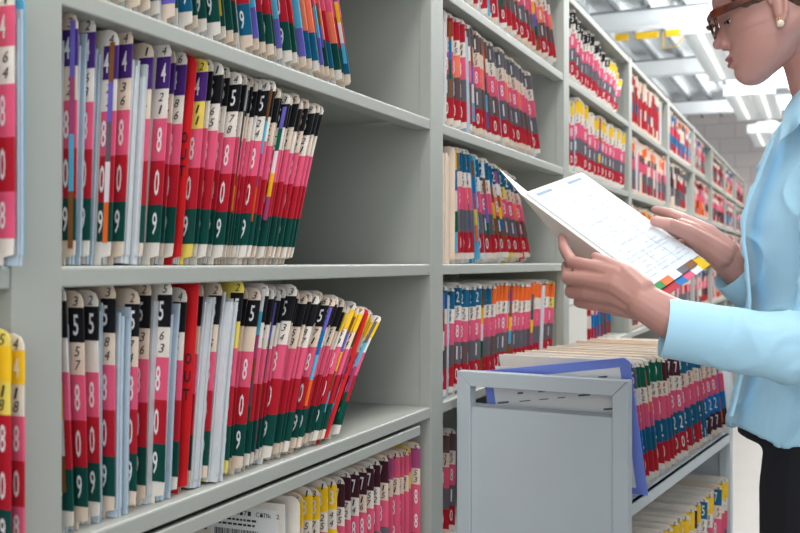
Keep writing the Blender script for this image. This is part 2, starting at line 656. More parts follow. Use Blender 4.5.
def shelf_at(t, lv, x=0):
    return Matrix.Translation((x, t, LV[lv]))


def rnd(p):
    return random.random() < p


# --- nearest bay, middle shelf
def spec0(i, q):
    if q < .26:
        s = stack_a('purple', '4')
    else:
        s = stack_a('black', '5')
    return dict(stack=s, cover='manila_white' if rnd(.6) else 'manila', strip=rnd(.22), papers='paper' if rnd(.8) else 'paper_blue', ph=.93)


sp0 = {0: dict(fr=.006, strip=True, w=1.1), 1: dict(w=1.2, papers='paper_blue', pf=-.004), 2: dict(papers='paper_blue', strip=True),
       4: dict(w=2.0, pf=-.003, papers='paper', ph=.9), 8: dict(out=True, stack=[], cover='cover_red', w=.6, hand=False, fr=-.003),
       9: dict(cover='cover_yellow'), 12: dict(strip=True, fr=.004), 15: dict(strip=True, fr=.003), 27: dict(fr=.007), 30: dict(fr=.006)}
place_row(shelf_at(.797, 0), .482, 38, 1, 19, 0, .02, spec0, 'nearest bay middle shelf', 'folders on the middle shelf of the nearest bay', hv=.965,
          wfun=lambda q: 2.2 - 1.5 * min(1, q * 2.2), special=sp0, H=.268, eased=.75)


# --- nearest bay, lower shelf
def spec1(i, q):
    s = stack_a('black', '5') if q < .80 else stack_a('yellow', '3')
    return dict(stack=s, cover='manila' if rnd(.5) else 'manila_white', strip=rnd(.18), papers='paper' if rnd(.7) else 'paper_blue', ph=.93,
                blank=rnd(.3))


sp1 = {3: dict(w=1.2, pf=-.006, papers='paper_blue'), 4: dict(w=1.3, pf=-.005, papers='paper_blue'), 7: dict(w=1.5, pf=-.004),
       8: dict(out=True, stack=[], cover='cover_red', w=.5, hand=False, fr=.0, hs=1.05), 9: dict(w=1.2), 10: dict(w=1.7, pf=-.003),
       11: dict(w=1.8, pf=-.002, cover='cover_yellow'), 37: dict(out=True, stack=[], cover='cover_red', w=.5, hand=False, fr=.006, hs=.98)}
place_row(shelf_at(.797, -1), .628, 42, -3, 29, 0, .065, spec1, 'nearest bay lower shelf', 'folders on the lower shelf of the nearest bay', hv=.965,
          wfun=lambda q: 2.1 - 1.4 * min(1, q * 2.2), special=sp1, eased=1.0, H=.259)


# --- nearest bay, upper shelf (only the lower halves show)
def spec2(i, q):
    s = stack_a('black', '5', low='red' if rnd(.85) else 'salmon', bot='green' if rnd(.75) else 'teal')
    if rnd(.12):
        s = stack_a('black', '5', low='sky', lowd='', bot='violet', botd='')
    return dict(stack=s, cover='manila_white' if rnd(.5) else 'manila', strip=rnd(.15), lowlabel=True, ph=.93, papers='paper' if rnd(.7) else 'paper_blue')


place_row(shelf_at(.80, 1), .695, 38, -2, -21, 0, -.004, spec2, 'nearest bay upper shelf', 'folders on the upper shelf of the nearest bay',
          wfun=lambda q: 1.4 - .4 * q, fr_rand=.007)


# --- nearest bay, bottom shelf
def spec3(i, q):
    if q < .3:
        s = stack_b('yellow', random.choice('36'), mid='yellow' if rnd(.4) else 'pink')
    elif q < .68:
        s = stack_b('brown', '7')
    else:
        s = stack_b('mauve' if rnd(.5) else 'pink', '', mid='pink', low='pink', lowd='8')
    return dict(stack=s, cover='manila_white' if rnd(.6) else 'manila', papers='paper', ph=.92)


place_row(shelf_at(1.285, -2), .505, 19, 0, 0, 0, 0, spec3, 'nearest bay bottom shelf', 'folders on the bottom shelf of the nearest bay',
          H=.240, special={0: dict(stack=[], cover='manila_white', hand=False, w=.6, fr=.004), 17: dict(cover='cover_yellow')}, front=-.012)
# big white folder with a printed barcode label lying at its face
t = empty('file_folder', (-.012, 1.262, LV[-2] + .0005), label='white folder with barcode sticker and handwriting, front of the bottom shelf of the nearest bay',
          cat='folder', group='folders on the bottom shelf of the nearest bay')
b = MB(); b.box((-.285, 0, 0), (0, .0015, .236), 'manila_white'); b.box((-.285, .014, 0), (-.01, .0155, .232), 'manila_white')
b.build('cover', t, bevel=.0005)
b = MB(); b.box((-.28, .002, .004), (-.014, .0135, .225), 'paper'); b.build('papers', t)
b = MB(); b.box((-.125, -.0006, .165), (-.012, -.0001, .226), 'digit_white')
x = -.118
while x < -.045:
    ww = random.choice((.0008, .0014, .002)); b.box((x, -.0009, .172), (x + ww, -.0005, .192), 'ink'); x += ww + random.choice((.001, .0016))
for zz in (.198, .205):
    x = -.118
    while x < -.05:
        ww = random.uniform(.003, .008); b.box((x, -.0009, zz), (x + ww, -.0005, zz + .003), 'ink'); x += ww + .002
x = -.095
for ch in '1 J171 Cink 2':
    if ch != ' ':
        vs, fs, asp = glyph(ch, 0)
        b.add([(x + u * .0055, -.0011, .2135 + v * .0065) for u, v in vs], fs, 'ink')
    x += .0068
b.build('barcode_sticker', t)
b = MB(); x = -.18
for ch in 'Mishu':
    vs, fs, asp = glyph(ch, .01)
    b.add([(x + u * .0085, -.0004, .186 + v * (.014 if ch in 'Mh' else .010)) for u, v in vs], fs, 'ink'); x += .0100
b.build('handwriting', t)


# --- cut-off bay at the left edge
def spec4(i, q):
    return dict(stack=stack_a('yellow' if rnd(.5) else 'pink', '4', low='red', bot='pink', botd='8', mid='pink'), cover='manila_white', papers='paper', ph=.93)


place_row(shelf_at(.585, 0), .130, 6, 0, 0, 0, 0, spec4, 'cut-off left bay middle shelf', 'folders in the cut-off bay at the left edge',
          front=.026, special={5: dict(stack=[], cover='cover_blue', papers='paper_blue', pf=.0, hand=False, w=.5)}, fr_rand=.003, H=.256)
place_row(shelf_at(.585, -1), .130, 6, 0, 0, -.0, -.0, spec4, 'cut-off left bay lower shelf', 'folders in the cut-off bay at the left edge',
          front=.026, fr_rand=.003, special={4: dict(stack=stack_a('yellow', '', mid='red'), cover='cover_yellow')}, H=.22)

# --- second bay
T2 = Y0 + PITCH + .006


def mk(top, mid=('pink',), kinds=None, cover='manila', strip=.15, swap=None):
    def f(i, q):
        c, d = top(q)
        s = stack_b(c, d)
        if swap and rnd(swap):
            s = stack_b(c, d, mid='salmon' if rnd(.3) else 'pink', low='taupe')
        if kinds:
            s = stack_b(c, d, **kinds)
        return dict(stack=s, cover='manila_white' if rnd(.5) else cover, strip=rnd(strip), papers='paper' if rnd(.75) else 'paper_blue', ph=.93)
    return f


G2 = 'folders in the second bay'
place_row(shelf_at(T2, 2), 1.0, 20, -4, -31, 0, 0, mk(lambda q: ('grey', '1'), swap=.6), 'second bay top shelf', 'folders on the top shelf of the second bay', H=.230)
place_row(shelf_at(T2, 1), .80, 23, 0, -27, 0, -.004, mk(lambda q: ('red', '1') if q < .15 else (('taupe', '1') if q < .5 else ('grey', '1')), swap=.4),
          'second bay upper shelf', 'folders on the upper shelf of the second bay',
          special={0: dict(stack=[], w=2.2, cover='manila_white', pf=-.002, papers='paper', hand=False), 1: dict(strip=True, stack=stack_b('red', '')),
                   4: dict(w=1.6, pf=-.002), 5: dict(strip=True)}, H=.245)
place_row(shelf_at(T2, 0), .72, 21, 0, -33, 0, -.006, mk(lambda q: ('grey', '1') if q < .08 else ('teal', '2'), swap=.3),
          'second bay middle shelf', 'folders on the middle shelf of the second bay',
          special={0: dict(stack=[], w=4.0, papers='manila', pf=-.004, cover='manila', fr=.006, hand=False), 1: dict(strip=True), 6: dict(cover='cover_blue', stack=[], w=.5, hand=False),
                   11: dict(cover='cover_yellow'), 15: dict(cover='cover_yellow'),
                   18: dict(out=True, stack=[], cover='cover_red', w=.6, hand=False, fr=.006)}, H=.250)
place_row(shelf_at(T2, -1), .92, 27, 2, 8, 0, .01, mk(lambda q: ('teal', '2') if q < .36 else ('orange', ''), swap=.1, cover='manila_white'),
          'second bay lower shelf', 'folders on the lower shelf of the second bay',
          special={1: dict(w=1.8, pf=-.003, papers='paper_blue'), 4: dict(strip=True), 14: dict(strip=True), 24: dict(w=1.8, pf=-.002), 26: dict(cover='cover_yellow')}, H=.236)
place_row(shelf_at(T2, -2), .14, 4, 0, 2, 0, 0, mk(lambda q: ('taupe', '')), 'second bay bottom shelf', 'folders on the bottom shelf of the second bay',
          special={1: dict(cover='cover_red', stack=stack_b('orange', '', mid='orange', midd='', low='orange', lowd='', bot='orange', botd=''), hand=False)}, front=-.03, H=.23)

# --- third bay, two shelves as individuals
T3 = T2 + PITCH
place_row(shelf_at(T3, 2), .80, 18, 0, 38, 0, .01, mk(lambda q: ('black', '5') if q < .75 else ('yellow', ''), strip=.2, cover='manila_white'),
          'third bay top shelf', 'folders on the top shelf of the third bay', hv=.86, H=.226, front=-.004)
place_row(shelf_at(T3, 1), .95, 19, 0, 9, 0, .0, mk(lambda q: ('yellow', '') if rnd(.7) else ('cream', ''), strip=.15, cover='manila_white'),
          'third bay upper shelf', 'folders on the upper shelf of the third bay', hv=.92, H=.240, front=-.004)

# --- everything farther away: one mass of folders
mb = MB()


def far_folder(x, y, z, T, H, cols, lean, paper):
    Mx = Matrix.Translation((x, y, z + max(0, T * math.sin(lean)))) @ Matrix.Rotation(-lean, 4, 'X')
    mb.box((-.27, 0, 0), (-.012, T * .9, H * .93), paper, Mx)
    zs = [.04, .09, .27, .465, .66, .79, .95, 1.0]
    hm = random.choice(['manila_white', 'manila', 'label_taupe', cols[2]])
    cc = ['manila', cols[0], cols[1], cols[2], hm, cols[3], 'manila']
    for i in range(7):
        mb.box((-.012, T * .55, zs[i] * H), (0, T * .9, zs[i + 1] * H), cc[i], Mx)


for k in range(3, 10):
    for lv in (2, 1, 0, -1):
        if k == 3 and lv > 0:
            continue
        ya = Y0 + (k - 1) * PITCH + .01
        fill = random.choice((.7, .85, .95, .97))
        y = ya + (.285 if (k == 3 and lv == -1) else 0)
        tops = random.choice((['orange', 'orange', 'yellow'], ['purple', 'green', 'blue'], ['blue', 'teal', 'orange'], ['red', 'outred', 'brown'], ['black', 'brown', 'grey']))
        mids = random.choice((['pink'], ['pink'], ['red', 'pink'], ['brown', 'red']))
        low = random.choice((['grey'], ['grey'], ['brown'], ['blue', 'teal'], ['orange', 'brown']))
        if k == 3 and lv == 0: tops, mids, low, fill = ['orange'], ['pink'], ['grey'], .98
        if k == 4 and lv == 1: tops, mids, low, fill = ['orange', 'orange', 'cream'], ['pink'], ['grey'], .98
        if k == 4 and lv == 2: tops, mids, low, fill = ['red', 'cream'], ['red'], ['red', 'teal'], .9
        ln = random.uniform(-.25, .12) if fill < .9 else random.uniform(0, .1)
        first = True
        while y < ya + (PITCH - PW - .03) * fill - (.05 if ln > 0.02 else 0):
            T = random.uniform(.009, .022)
            L_ = ln * (y - ya) / PITCH
            if ln < 0: L_ = max(ln, -(y - ya) / .26 * .8) if y > ya else 0
            cols = ['label_' + random.choice(['red', 'red', low[0]]), 'label_' + random.choice(low), 'label_' + random.choice(mids), 'label_' + random.choice(tops)]
            cols = ['manila' if rnd(.14) else ('label_taupe' if rnd(.12) else c) for c in cols]
            if rnd(.06):
                cols = ['paper'] * 4
            far_folder(-.012 + random.uniform(-.008, .008), y, LV[lv] + .0005, T, random.uniform(.205, .226) if lv == 2 else random.uniform(.215, .243), cols, L_, 'paper')
            y += T * 1.02 / max(.8, math.cos(L_))
mm = mb.build('distant_file_folders')
tag(mm, 'mass of colour-tabbed folders filling the blurred bays beyond the hands toward the block wall', 'folders', kind='stuff')
# white storage box beside the folders, third bay lower shelf
mat('carton_white', (218, 216, 208), .6)
t = empty('document_box', (-.004, T3 + .004, LV[-1] + .0006), label='plain white document box on the lower shelf behind the left hand', cat='box')
b = MB(); b.box((-.28, 0, 0), (0, .26, .17), 'carton_white'); b.build('carton', t, bevel=.002)
b = MB(); b.box((-.283, -.002, .15), (.002, .262, .178), 'carton_white'); b.build('lid', t, bevel=.002)
b = MB()
for q in range(4):
    b.box((-.10 + q * .018, -.0026, .035), (-.088 + q * .018, -.0021, .043), 'label_grey')
b.build('sticker', t)

# ------------------------------------------------------------------ cart
CWD, CLN = .357, .963
CM = Matrix.Translation((.366, 1.893, 0)) @ Matrix.Rotation(math.radians(-6.8), 4, 'Z')
cart = empty('file_cart', CM.translation, (0, 0, math.radians(-6.8)), 'grey metal file cart on casters, full of tabbed folders, in the aisle', 'cart')
FR = .030
ZT = .947
for e_, y0 in enumerate((0, CLN - .028)):
    b = MB()
    y1 = y0 + .028
    zb = .10
    # mitred frame: four trapezoid bars
    o = [(-CWD, zb), (0, zb), (0, ZT), (-CWD, ZT)]
    i_ = [(-CWD + FR, zb + FR), (-FR, zb + FR), (-FR, ZT - FR), (-CWD + FR, ZT - FR)]
    g = .0004
    for k in range(4):
        k2 = (k + 1) % 4
        pts = [o[k], o[k2], i_[k2], i_[k]]
        c = Vector((sum(p[0] for p in pts) / 4, sum(p[1] for p in pts) / 4))
        d = Vector((o[k2][0] - o[k][0], o[k2][1] - o[k][1])).normalized() * g
        pts = [(pts[0][0] + d.x, pts[0][1] + d.y), (pts[1][0] - d.x, pts[1][1] - d.y), (pts[2][0] - d.x, pts[2][1] - d.y), (pts[3][0] + d.x, pts[3][1] + d.y)]
        b.add([(p[0], y0, p[1]) for p in pts] + [(p[0], y1, p[1]) for p in pts],
              [(0, 1, 2, 3), (7, 6, 5, 4), (0, 4, 5, 1), (1, 5, 6, 2), (2, 6, 7, 3), (3, 7, 4, 0)], METAL2)
    b.build('end_frame', cart, bevel=.0012)
    b = MB()
    b.box((-CWD + FR, y0 + .008, zb + FR), (-FR, y0 + .010, .882), METAL2)
    b.box((-CWD + FR, y0 + .008, .874), (-FR, y0 + .016, .882), METAL2)
    b.build('end_panel', cart, bevel=.0008)
CS = (.709, .335, .13)
for z in CS:
    b = MB()
    b.box((-CWD + .002, .028, z - .003), (-.002, CLN - .028, z), METAL2)
    b.box((-.012, .028, z - .024), (-.002, CLN - .028, z), METAL2)
    b.box((-CWD + .002, .028, z - .024), (-CWD + .012, CLN - .028, z), METAL2)
    b.build('shelf', cart, bevel=.001)
for z in (.775, .40):
    b = MB(); b.tube([(-CWD + .012, .02, z), (-CWD + .012, CLN - .02, z)], [.006, .006], METAL2, n=8); b.build('back_rail', cart)
for x in (-CWD + .03, -.03):
    for y in (.03, CLN - .03):
        b = MB(); b.box((x - .012, y - .016, .05), (x + .012, y + .016, .10), METAL2); c_ = b.build('caster', cart, bevel=.002)
        b = MB(); b.tube([(x - .010, y, .035), (x + .010, y, .035)], [.034, .034], DARK, n=20, caps=False); b.build('wheel', c_)
        c_.parent = cart

GC = 'folders standing on the upper cart shelf'


def specc(i, q):
    if q < .28: s = stack_b('darkgreen', '9', low='teal', lowd='2')
    elif q < .42: s = stack_b('brown', '7', low='teal', lowd='2')
    elif q < .75: s = stack_b('teal', '3', low='teal', lowd='2', bot='teal' if rnd(.6) else 'red', botd='2')
    else: s = stack_b(random.choice(['teal', 'white', 'yellow']), '', low='blue', lowd='2', bot='brown', botd='7')
    return dict(stack=s, cover='manila' if rnd(.4) else 'manila_white', strip=rnd(.2), papers='paper' if rnd(.7) else 'paper_blue')


place_row(CM @ Matrix.Translation((0, .119, CS[0])), .81, 25, -18, -25, 0, 0, specc, 'grey cart upper shelf', GC, H=.275, front=-.004,
          special={0: dict(stack=stack_b('grey', '5', low='blue', lowd='2'), cover='manila_white'), 5: dict(w=1.3)}, Tk=.82)


def specd(i, q):
    c = random.choice(['yellow', 'yellow', 'black', 'orange']) if q < .6 else random.choice(['teal', 'red', 'yellow', 'brown'])
    return dict(stack=stack_b(c, random.choice('357'), mid='pink'), cover='manila_white' if rnd(.8) else 'manila', papers='paper')


place_row(CM @ Matrix.Translation((0, .04, CS[1])), .86, 19, 0, 6, 0, 0, specd, 'grey cart lower shelf', 'folders standing on the lower cart shelf', H=.262, front=-.004)

# blue divider with a form, standing just inside the near end of the cart
t = empty('blue_divider_folder', CM @ Vector((0, .106, CS[0] + .0005)), (Matrix.Rotation(math.radians(-6.8), 4, 'Z') @ Matrix.Rotation(math.radians(17.5), 4, 'X')).to_euler(),
          'blue-edged folder with a white printed form, standing behind the cart end panel', 'folder')


def slab(mb, pts, y0, y1, mt):
    n = len(pts)
    mb.add([(p[0], y0, p[1]) for p in pts] + [(p[0], y1, p[1]) for p in pts],
           [tuple(range(n)), tuple(range(2 * n - 1, n - 1, -1))] + [(k, k + n, (k + 1) % n + n, (k + 1) % n) for k in range(n)], mt)


blue = mat('divider_blue', (122, 142, 226), 0.35)
A0, A1, A2, A3 = Vector((-.315, 0)), Vector((.007, 0)), Vector((-.004, .292)), Vector((-.315, .246))
b = MB(); slab(b, [A0, A1, A1.lerp(A2, .97), A2 + Vector((-.010, -.0015)), A3], .004, .006, blue); b.build('divider', t)
b = MB(); slab(b, [A0 + Vector((.02, .015)), A1 + Vector((-.022, .015)), A2 + Vector((-.020, -.021)), A3 + Vector((.02, -.019))], .0025, .0038, 'digit_white')
b.build('form', t)
b = MB()
up = (A3 - A0).normalized()
for r in range(12):
    for seg in range(6):
        if rnd(.35): continue
        f0 = .06 + seg * .15 + random.uniform(0, .04); f1 = f0 + random.uniform(.03, .10)
        zz = .205 - r * .017
        sl = .052 / .315
        p0 = Vector((-.315 + f0 * .30, zz + f0 * .30 * sl)); p1 = Vector((-.315 + f1 * .30, zz + f1 * .30 * sl))
        hh = random.choice((.002, .002, .004))
        slab(b, [p0, p1, p1 + Vector((0, hh)), p0 + Vector((0, hh))], .0019, .0022, 'label_grey')
b.build('printed_lines', t)

# ------------------------------------------------------------------ folder held open in the hands
pA, pD, pC = P(527, 192, 1.65), P(657, 294, 1.54), P(706, 260, 1.73)
pB = pA + (pC - pD)
fx = (pC - pD); fy = (pA - pD)
W_, H_ = fx.length, fy.length
ex = fx.normalized(); ez = ex.cross(fy).normalized(); ey = ez.cross(ex)
if ez.z < 0: ez = -ez
HM = Matrix((( ex.x, ey.x, ez.x, pD.x), (ex.y, ey.y, ez.y, pD.y), (ex.z, ey.z, ez.z, pD.z), (0, 0, 0, 1)))
t = empty('open_folder', pD, HM.to_euler(), 'open white folder with a printed form and coloured index tabs, held in both hands', 'folder')
b = MB(); b.box((0, 0, -.0016), (W_, H_, -.0006), 'manila_white')
fl = [HM.inverted() @ p for p in (P(497, 167, 1.80), P(602, 292, 1.66))]
b.add([(0, 0, -.0016), (0, H_, -.0016), fl[0], fl[1], (0, 0, -.0006), (0, H_, -.0006), fl[0] + Vector((0, 0, .001)), fl[1] + Vector((0, 0, .001))],
      [(0, 1, 2, 3), (7, 6, 5, 4), (1, 5, 6, 2), (2, 6, 7, 3)], 'manila_white')
b.build('cover', t)
page = mat('page_white', (226, 231, 236), .6)
b = MB()
for k in range(4):
    b.box((.010 + k * .0006, .014, -.0004 + k * .0006), (W_ - .004 - k * .0004, H_ - .004, .0001 + k * .0006), page)
b.build('form_pages', t)
faint = mat('print_blue_grey', (198, 207, 216), .7)
dk = mat('print_header', (140, 165, 188), .7)
b = MB()
zt = .0022
for r in range(24):
    y = H_ - .030 - r * .0094
    if r % 3 == 0:
        b.box((.03, y, zt), (W_ - .014, y + .0006, zt + .0002), faint)
    x = .032
    while x < W_ - .03:
        ww = random.uniform(.006, .035)
        if rnd(.6): b.box((x, y + .002, zt), (min(x + ww, W_ - .016), y + .0042, zt + .0002), faint)
        x += ww + .008
for x in (.024, .10, .165):
    b.box((x, .025, zt), (x + .0006, H_ - .04, zt + .0002), faint)
b.box((.03, H_ - .018, zt), (.085, H_ - .012, zt + .0002), dk)
b.box((.15, H_ - .018, zt), (.205, H_ - .012, zt + .0002), dk)
b.build('printed_lines', t)
cs1 = ['lime', 'orange', 'white', 'grey', 'tan', 'yellow']
cs2 = ['red', 'red', 'blue', 'pink', 'white', 'yellow']
for k in range(6):
    x0 = .004 + k * (W_ - .008) / 6
    x1 = x0 + (W_ - .008) / 6 - .001
    if k < 5:
        b = MB(); b.box((x0, .002, .0005), (x1, .015, .0026), 'label_' + cs1[k]); b.build('index_tab', t)
    b = MB(); b.box((x0, -.011, -.0022), (x1 + .001, .004 if k < 5 else .015, -.0003), 'label_' + cs2[k]); b.build('index_tab', t)


# ------------------------------------------------------------------ the woman
def remesh(mb, name, mt, voxel, smooth=2, parent=None):
    o = mb.build('source')
    r = o.modifiers.new('r', 'REMESH'); r.mode = 'VOXEL'; r.voxel_size = voxel; r.use_smooth_shade = True
    if smooth:
        s_ = o.modifiers.new('s', 'SMOOTH'); s_.factor = .5; s_.iterations = smooth
    dg = bpy.context.evaluated_depsgraph_get()
    me = bpy.data.meshes.new_from_object(o.evaluated_get(dg))
    me.name = name
    old = o.data
    bpy.data.objects.remove(o); bpy.data.meshes.remove(old)
    me.materials.clear(); me.materials.append(mt)
    me.polygons.foreach_set('use_smooth', [True] * len(me.polygons))
    me.polygons.foreach_set('material_index', [0] * len(me.polygons))
    n = bpy.data.objects.new(name, me)
    COL.objects.link(n)
    if parent: n.parent = parent
    return n


SKIN = mat('skin', (198, 147, 136), .42, var=.06, scale=14, bump=.03)
bs = SKIN.node_tree.nodes['Principled BSDF']
bs.inputs['Subsurface Weight'].default_value = .08
bs.inputs['Subsurface Radius'].default_value = (.01, .004, .002)
LIP = mat('lip', (168, 98, 98), .35)
SHIRT = mat('shirt_blue', (180, 226, 249), .75, var=.02, scale=20)
TROU = mat('trouser_black', (20, 20, 28), .8, var=.1, scale=30)
SHOE = mat('shoe_black', (14, 14, 16), .4)

RH = Vector((CT, ST, 0)); UH = Vector((0, 0, 1)); FH = Vector((-ST, CT, 0))
pit = math.radians(13)
yw = math.radians(22)
h0 = -math.cos(yw) * RH + math.sin(yw) * FH
hf = math.cos(pit) * h0 - math.sin(pit) * UH
hu = math.sin(pit) * h0 + math.cos(pit) * UH
hl = -math.sin(yw) * RH - math.cos(yw) * FH
EAR = P(780.5, 24, 1.535)
HS = .925
H0 = EAR - (hf * (-.005) + hu * (-.046) + hl * .080) * HS


def Hd(f, u, l=0.0):
    return H0 + (hf * f + hu * u + hl * l) * HS


# head slices: u, front, nose bump, half width, back
SL = [(-.119, .060, 0, .008, .045), (-.117, .067, 0, .018, .040), (-.112, .076, 0, .028, .030), (-.103, .083, 0, .037, .012), (-.095, .0855, 0, .043, -.003),
      (-.088, .0845, 0, .048, -.013), (-.082, .0815, 0, .052, -.02), (-.078, .082, 0, .054, -.024), (-.073, .083, 0, .056, -.03), (-.068, .083, 0, .058, -.036),
      (-.063, .084, 0, .060, -.045), (-.057, .084, 0, .062, -.055), (-.051, .083, 0, .064, -.065), (-.045, .082, .004, .065, -.075), (-.040, .082, .012, .066, -.082),
      (-.035, .082, .021, .0665, -.088), (-.030, .082, .024, .067, -.091), (-.025, .082, .0235, .068, -.094), (-.018, .0825, .018, .069, -.098), (-.008, .083, .012, .070, -.101), (0, .084, .006, .071, -.104),
      (.010, .088, .004, .073, -.106), (.020, .093, .001, .074, -.107), (.032, .0945, 0, .075, -.107), (.048, .092, 0, .0755, -.106), (.065, .085, 0, .074, -.102),
      (.080, .074, 0, .069, -.095), (.095, .055, 0, .058, -.080), (.106, .032, 0, .042, -.058), (.113, .005, 0, .022, -.03)]
us = [s_[0] for s_ in SL]


def hs_(u, k):
    return float(np.interp(u, us, [s_[k] for s_ in SL]))


def headring(u, n=80, grow=0.0, hairn=False):
    fr, no, wd, bk = hs_(u, 1), hs_(u, 2), hs_(u, 3), hs_(u, 4)
    mid = bk + (fr - bk) * (.42 if u > -.03 else .36)
    ring = []
    for j in range(n):
        a = 2 * math.pi * j / n
        c, s_ = math.cos(a), math.sin(a)
        ex_ = .84 if c > 0 else 1.0
        l = wd * math.copysign(abs(s_) ** .86, s_)
        f = mid + ((fr - mid) if c > 0 else (mid - bk)) * math.copysign(abs(c) ** ex_, c)
        if c > 0 and not hairn:
            nw = .0095 + .0065 * math.exp(-((u + .036) / .008) ** 2)
            f += no * math.exp(-(l / nw) ** 2)
            # lips
            f += .0105 * math.exp(-((u + .0625) / .0042) ** 2) * math.exp(-(l / .021) ** 2)
            f += .0110 * math.exp(-((u + .0745) / .0048) ** 2) * math.exp(-(l / .019) ** 2)
            f += .002 * math.exp(-((u + .068) / .015) ** 2) * math.exp(-(l / .026) ** 2)
            f -= .007 * math.exp(-((u - .000) / .011) ** 2) * math.exp(-((abs(l) - .030) / .014) ** 2)   # sockets
            f += .0035 * math.exp(-((u - .001) / .007) ** 2) * math.exp(-((abs(l) - .031) / .010) ** 2)    # lids
            l += math.copysign(.004, l) * math.exp(-((u + .028) / .018) ** 2) * math.exp(-((f - .045) / .025) ** 2)  # cheekbone
        g = 1 + grow
        ring.append((f, u, l, g))
    return ring


body = MB()
ul = list(np.arange(-.119, .1135, .0028))
body.loft([[Hd(f, u, l) for f, u, l, g in headring(u)] for u in ul], SKIN)
body.sphere(Hd(.0995, -.031, 0), .0092, SKIN, n=14)
for s_ in (1, -1):
    body.sphere(Hd(.089, -.0375, s_ * .0115), (.0082, .0082, .0068), SKIN, n=12)
# ears
for s_ in (1, -1):
    pts = [(-.004, -.044), (-.012, -.040), (-.020, -.024), (-.022, -.006), (-.016, .008), (-.006, .012), (.002, .004), (.003, -.006)]
    body.tube([Hd(f, u, s_ * (.077 - f * .35)) for f, u in pts], [.0045, .0042, .0038, .0036, .0036, .0036, .0034, .003], SKIN, n=8)
    body.sphere(Hd(-.004, -.041, s_ * .0775), .0062, SKIN, n=10)
    body.tube([Hd(-.008, -.03, s_ * .074), Hd(-.010, .0, s_ * .074)], [.009, .010], SKIN, n=10, flat=1)
# neck and trunk
body.tube([Hd(-.035, -.01), P(812, 40, 1.625), P(822, 75, 1.63), P(838, 112, 1.64), P(845, 135, 1.64)], [.055, .053, .0535, .060, .07], SKIN, n=24)
ZC = 1.64
TOR = [(97, 797, 876, .060), (104, 792, 890, .10), (112, 787, 897, .145), (124, 780, 902, .178), (138, 773, 904, .190), (155, 766, 905, .190), (180, 757, 905, .185),
       (203, 747, 903, .178), (222, 743, 900, .172), (242, 743, 896, .166), (262, 746, 892, .158), (300, 749, 886, .148), (335, 747, 886, .147), (370, 742, 892, .155),
       (400, 735, 898, .172), (430, 727, 902, .184)]


def torring(py, k=1.0, n=48, dz=0, last=None):
    a = np.array(TOR, float)
    fr = float(np.interp(py, a[:, 0], a[:, 1])); bk = float(np.interp(py, a[:, 0], a[:, 2])); hw = float(np.interp(py, a[:, 0], a[:, 3]))
    fr += 11
    cx, rx = (fr + bk) / 2, (bk - fr) / 2
    ring = []
    for j in range(n):
        t_ = 2 * math.pi * j / n
        c, s__ = math.cos(t_), math.sin(t_)
        px = cx + rx * k * math.copysign(abs(c) ** .85, c)
        yy = py
        if last: yy = last(c, s__)
        q = P(px, yy, ZC) + FH * (hw * k * math.copysign(abs(s__) ** .85, s__))
        ring.append(q)
    return ring


body.loft([torring(py, .84) for py in (100, 112, 124, 138, 160, 190, 222, 250, 280, 320, 360, 395, 418)], SKIN)
# arms
SHN, ELN, WRN = P(852, 145, 1.48), P(838, 345, 1.42), P(642, 301, 1.478)
SHF, ELF, WRF = P(850, 145, 1.80), P(812, 338, 1.84), P(724, 257, 1.775)
body.tube([SHN, SHN.lerp(ELN, .5), ELN], [.046, .042, .037], SKIN, n=16)
body.tube([ELN, P(790, 350, 1.438), P(738, 338, 1.449), P(700, 329, 1.456), P(668, 317, 1.467), WRN], [.036, .037, .0345, .0325, .0315, .0275], SKIN, n=18)
body.tube([SHF, SHF.lerp(ELF, .5), ELF], [.046, .042, .037], SKIN, n=16)
body.tube([ELF, ELF.lerp(WRF, .3), ELF.lerp(WRF, .75), WRF], [.038, .038, .033, .0275], SKIN, n=18)


def chain(pts, r):
    body.tube([P(*p) for p in pts], r, SKIN, n=10)


# left hand (near): metacarpals, fingers curling under the folder, thumb above
chain([(642, 294, 1.478), (618, 276, 1.50), (592, 267, 1.535)], [.0235, .0185, .0115])
chain([(642, 300, 1.478), (616, 284, 1.497), (588, 280, 1.530)], [.024, .0195, .0120])
chain([(642, 305, 1.482), (616, 295, 1.505), (589, 293, 1.538)], [.0235, .018, .0115])
chain([(644, 309, 1.490), (620, 306, 1.512), (595, 304, 1.550)], [.020, .0165, .0105])
chain([(592, 267, 1.535), (572, 262, 1.568), (564, 248, 1.60), (562, 238, 1.625)], [.0118, .0106, .0092, .0072])
chain([(588, 280, 1.530), (568, 278, 1.562), (567, 266, 1.61), (578, 258, 1.655)], [.0124, .0114, .0098, .0080])
chain([(589, 293, 1.538), (571, 292, 1.575), (574, 281, 1.62), (588, 273, 1.66)], [.0122, .0112, .0096, .0078])
chain([(595, 304, 1.550), (579, 302, 1.585), (582, 293, 1.62), (593, 287, 1.655)], [.0112, .0100, .0086, .0070])
chain([(642, 290, 1.476), (626, 274, 1.492), (609, 264, 1.522), (595, 257, 1.556)], [.0200, .0155, .0108, .0082])
chain([(642, 296, 1.478), (622, 282, 1.492), (606, 272, 1.515)], [.022, .017, .012])
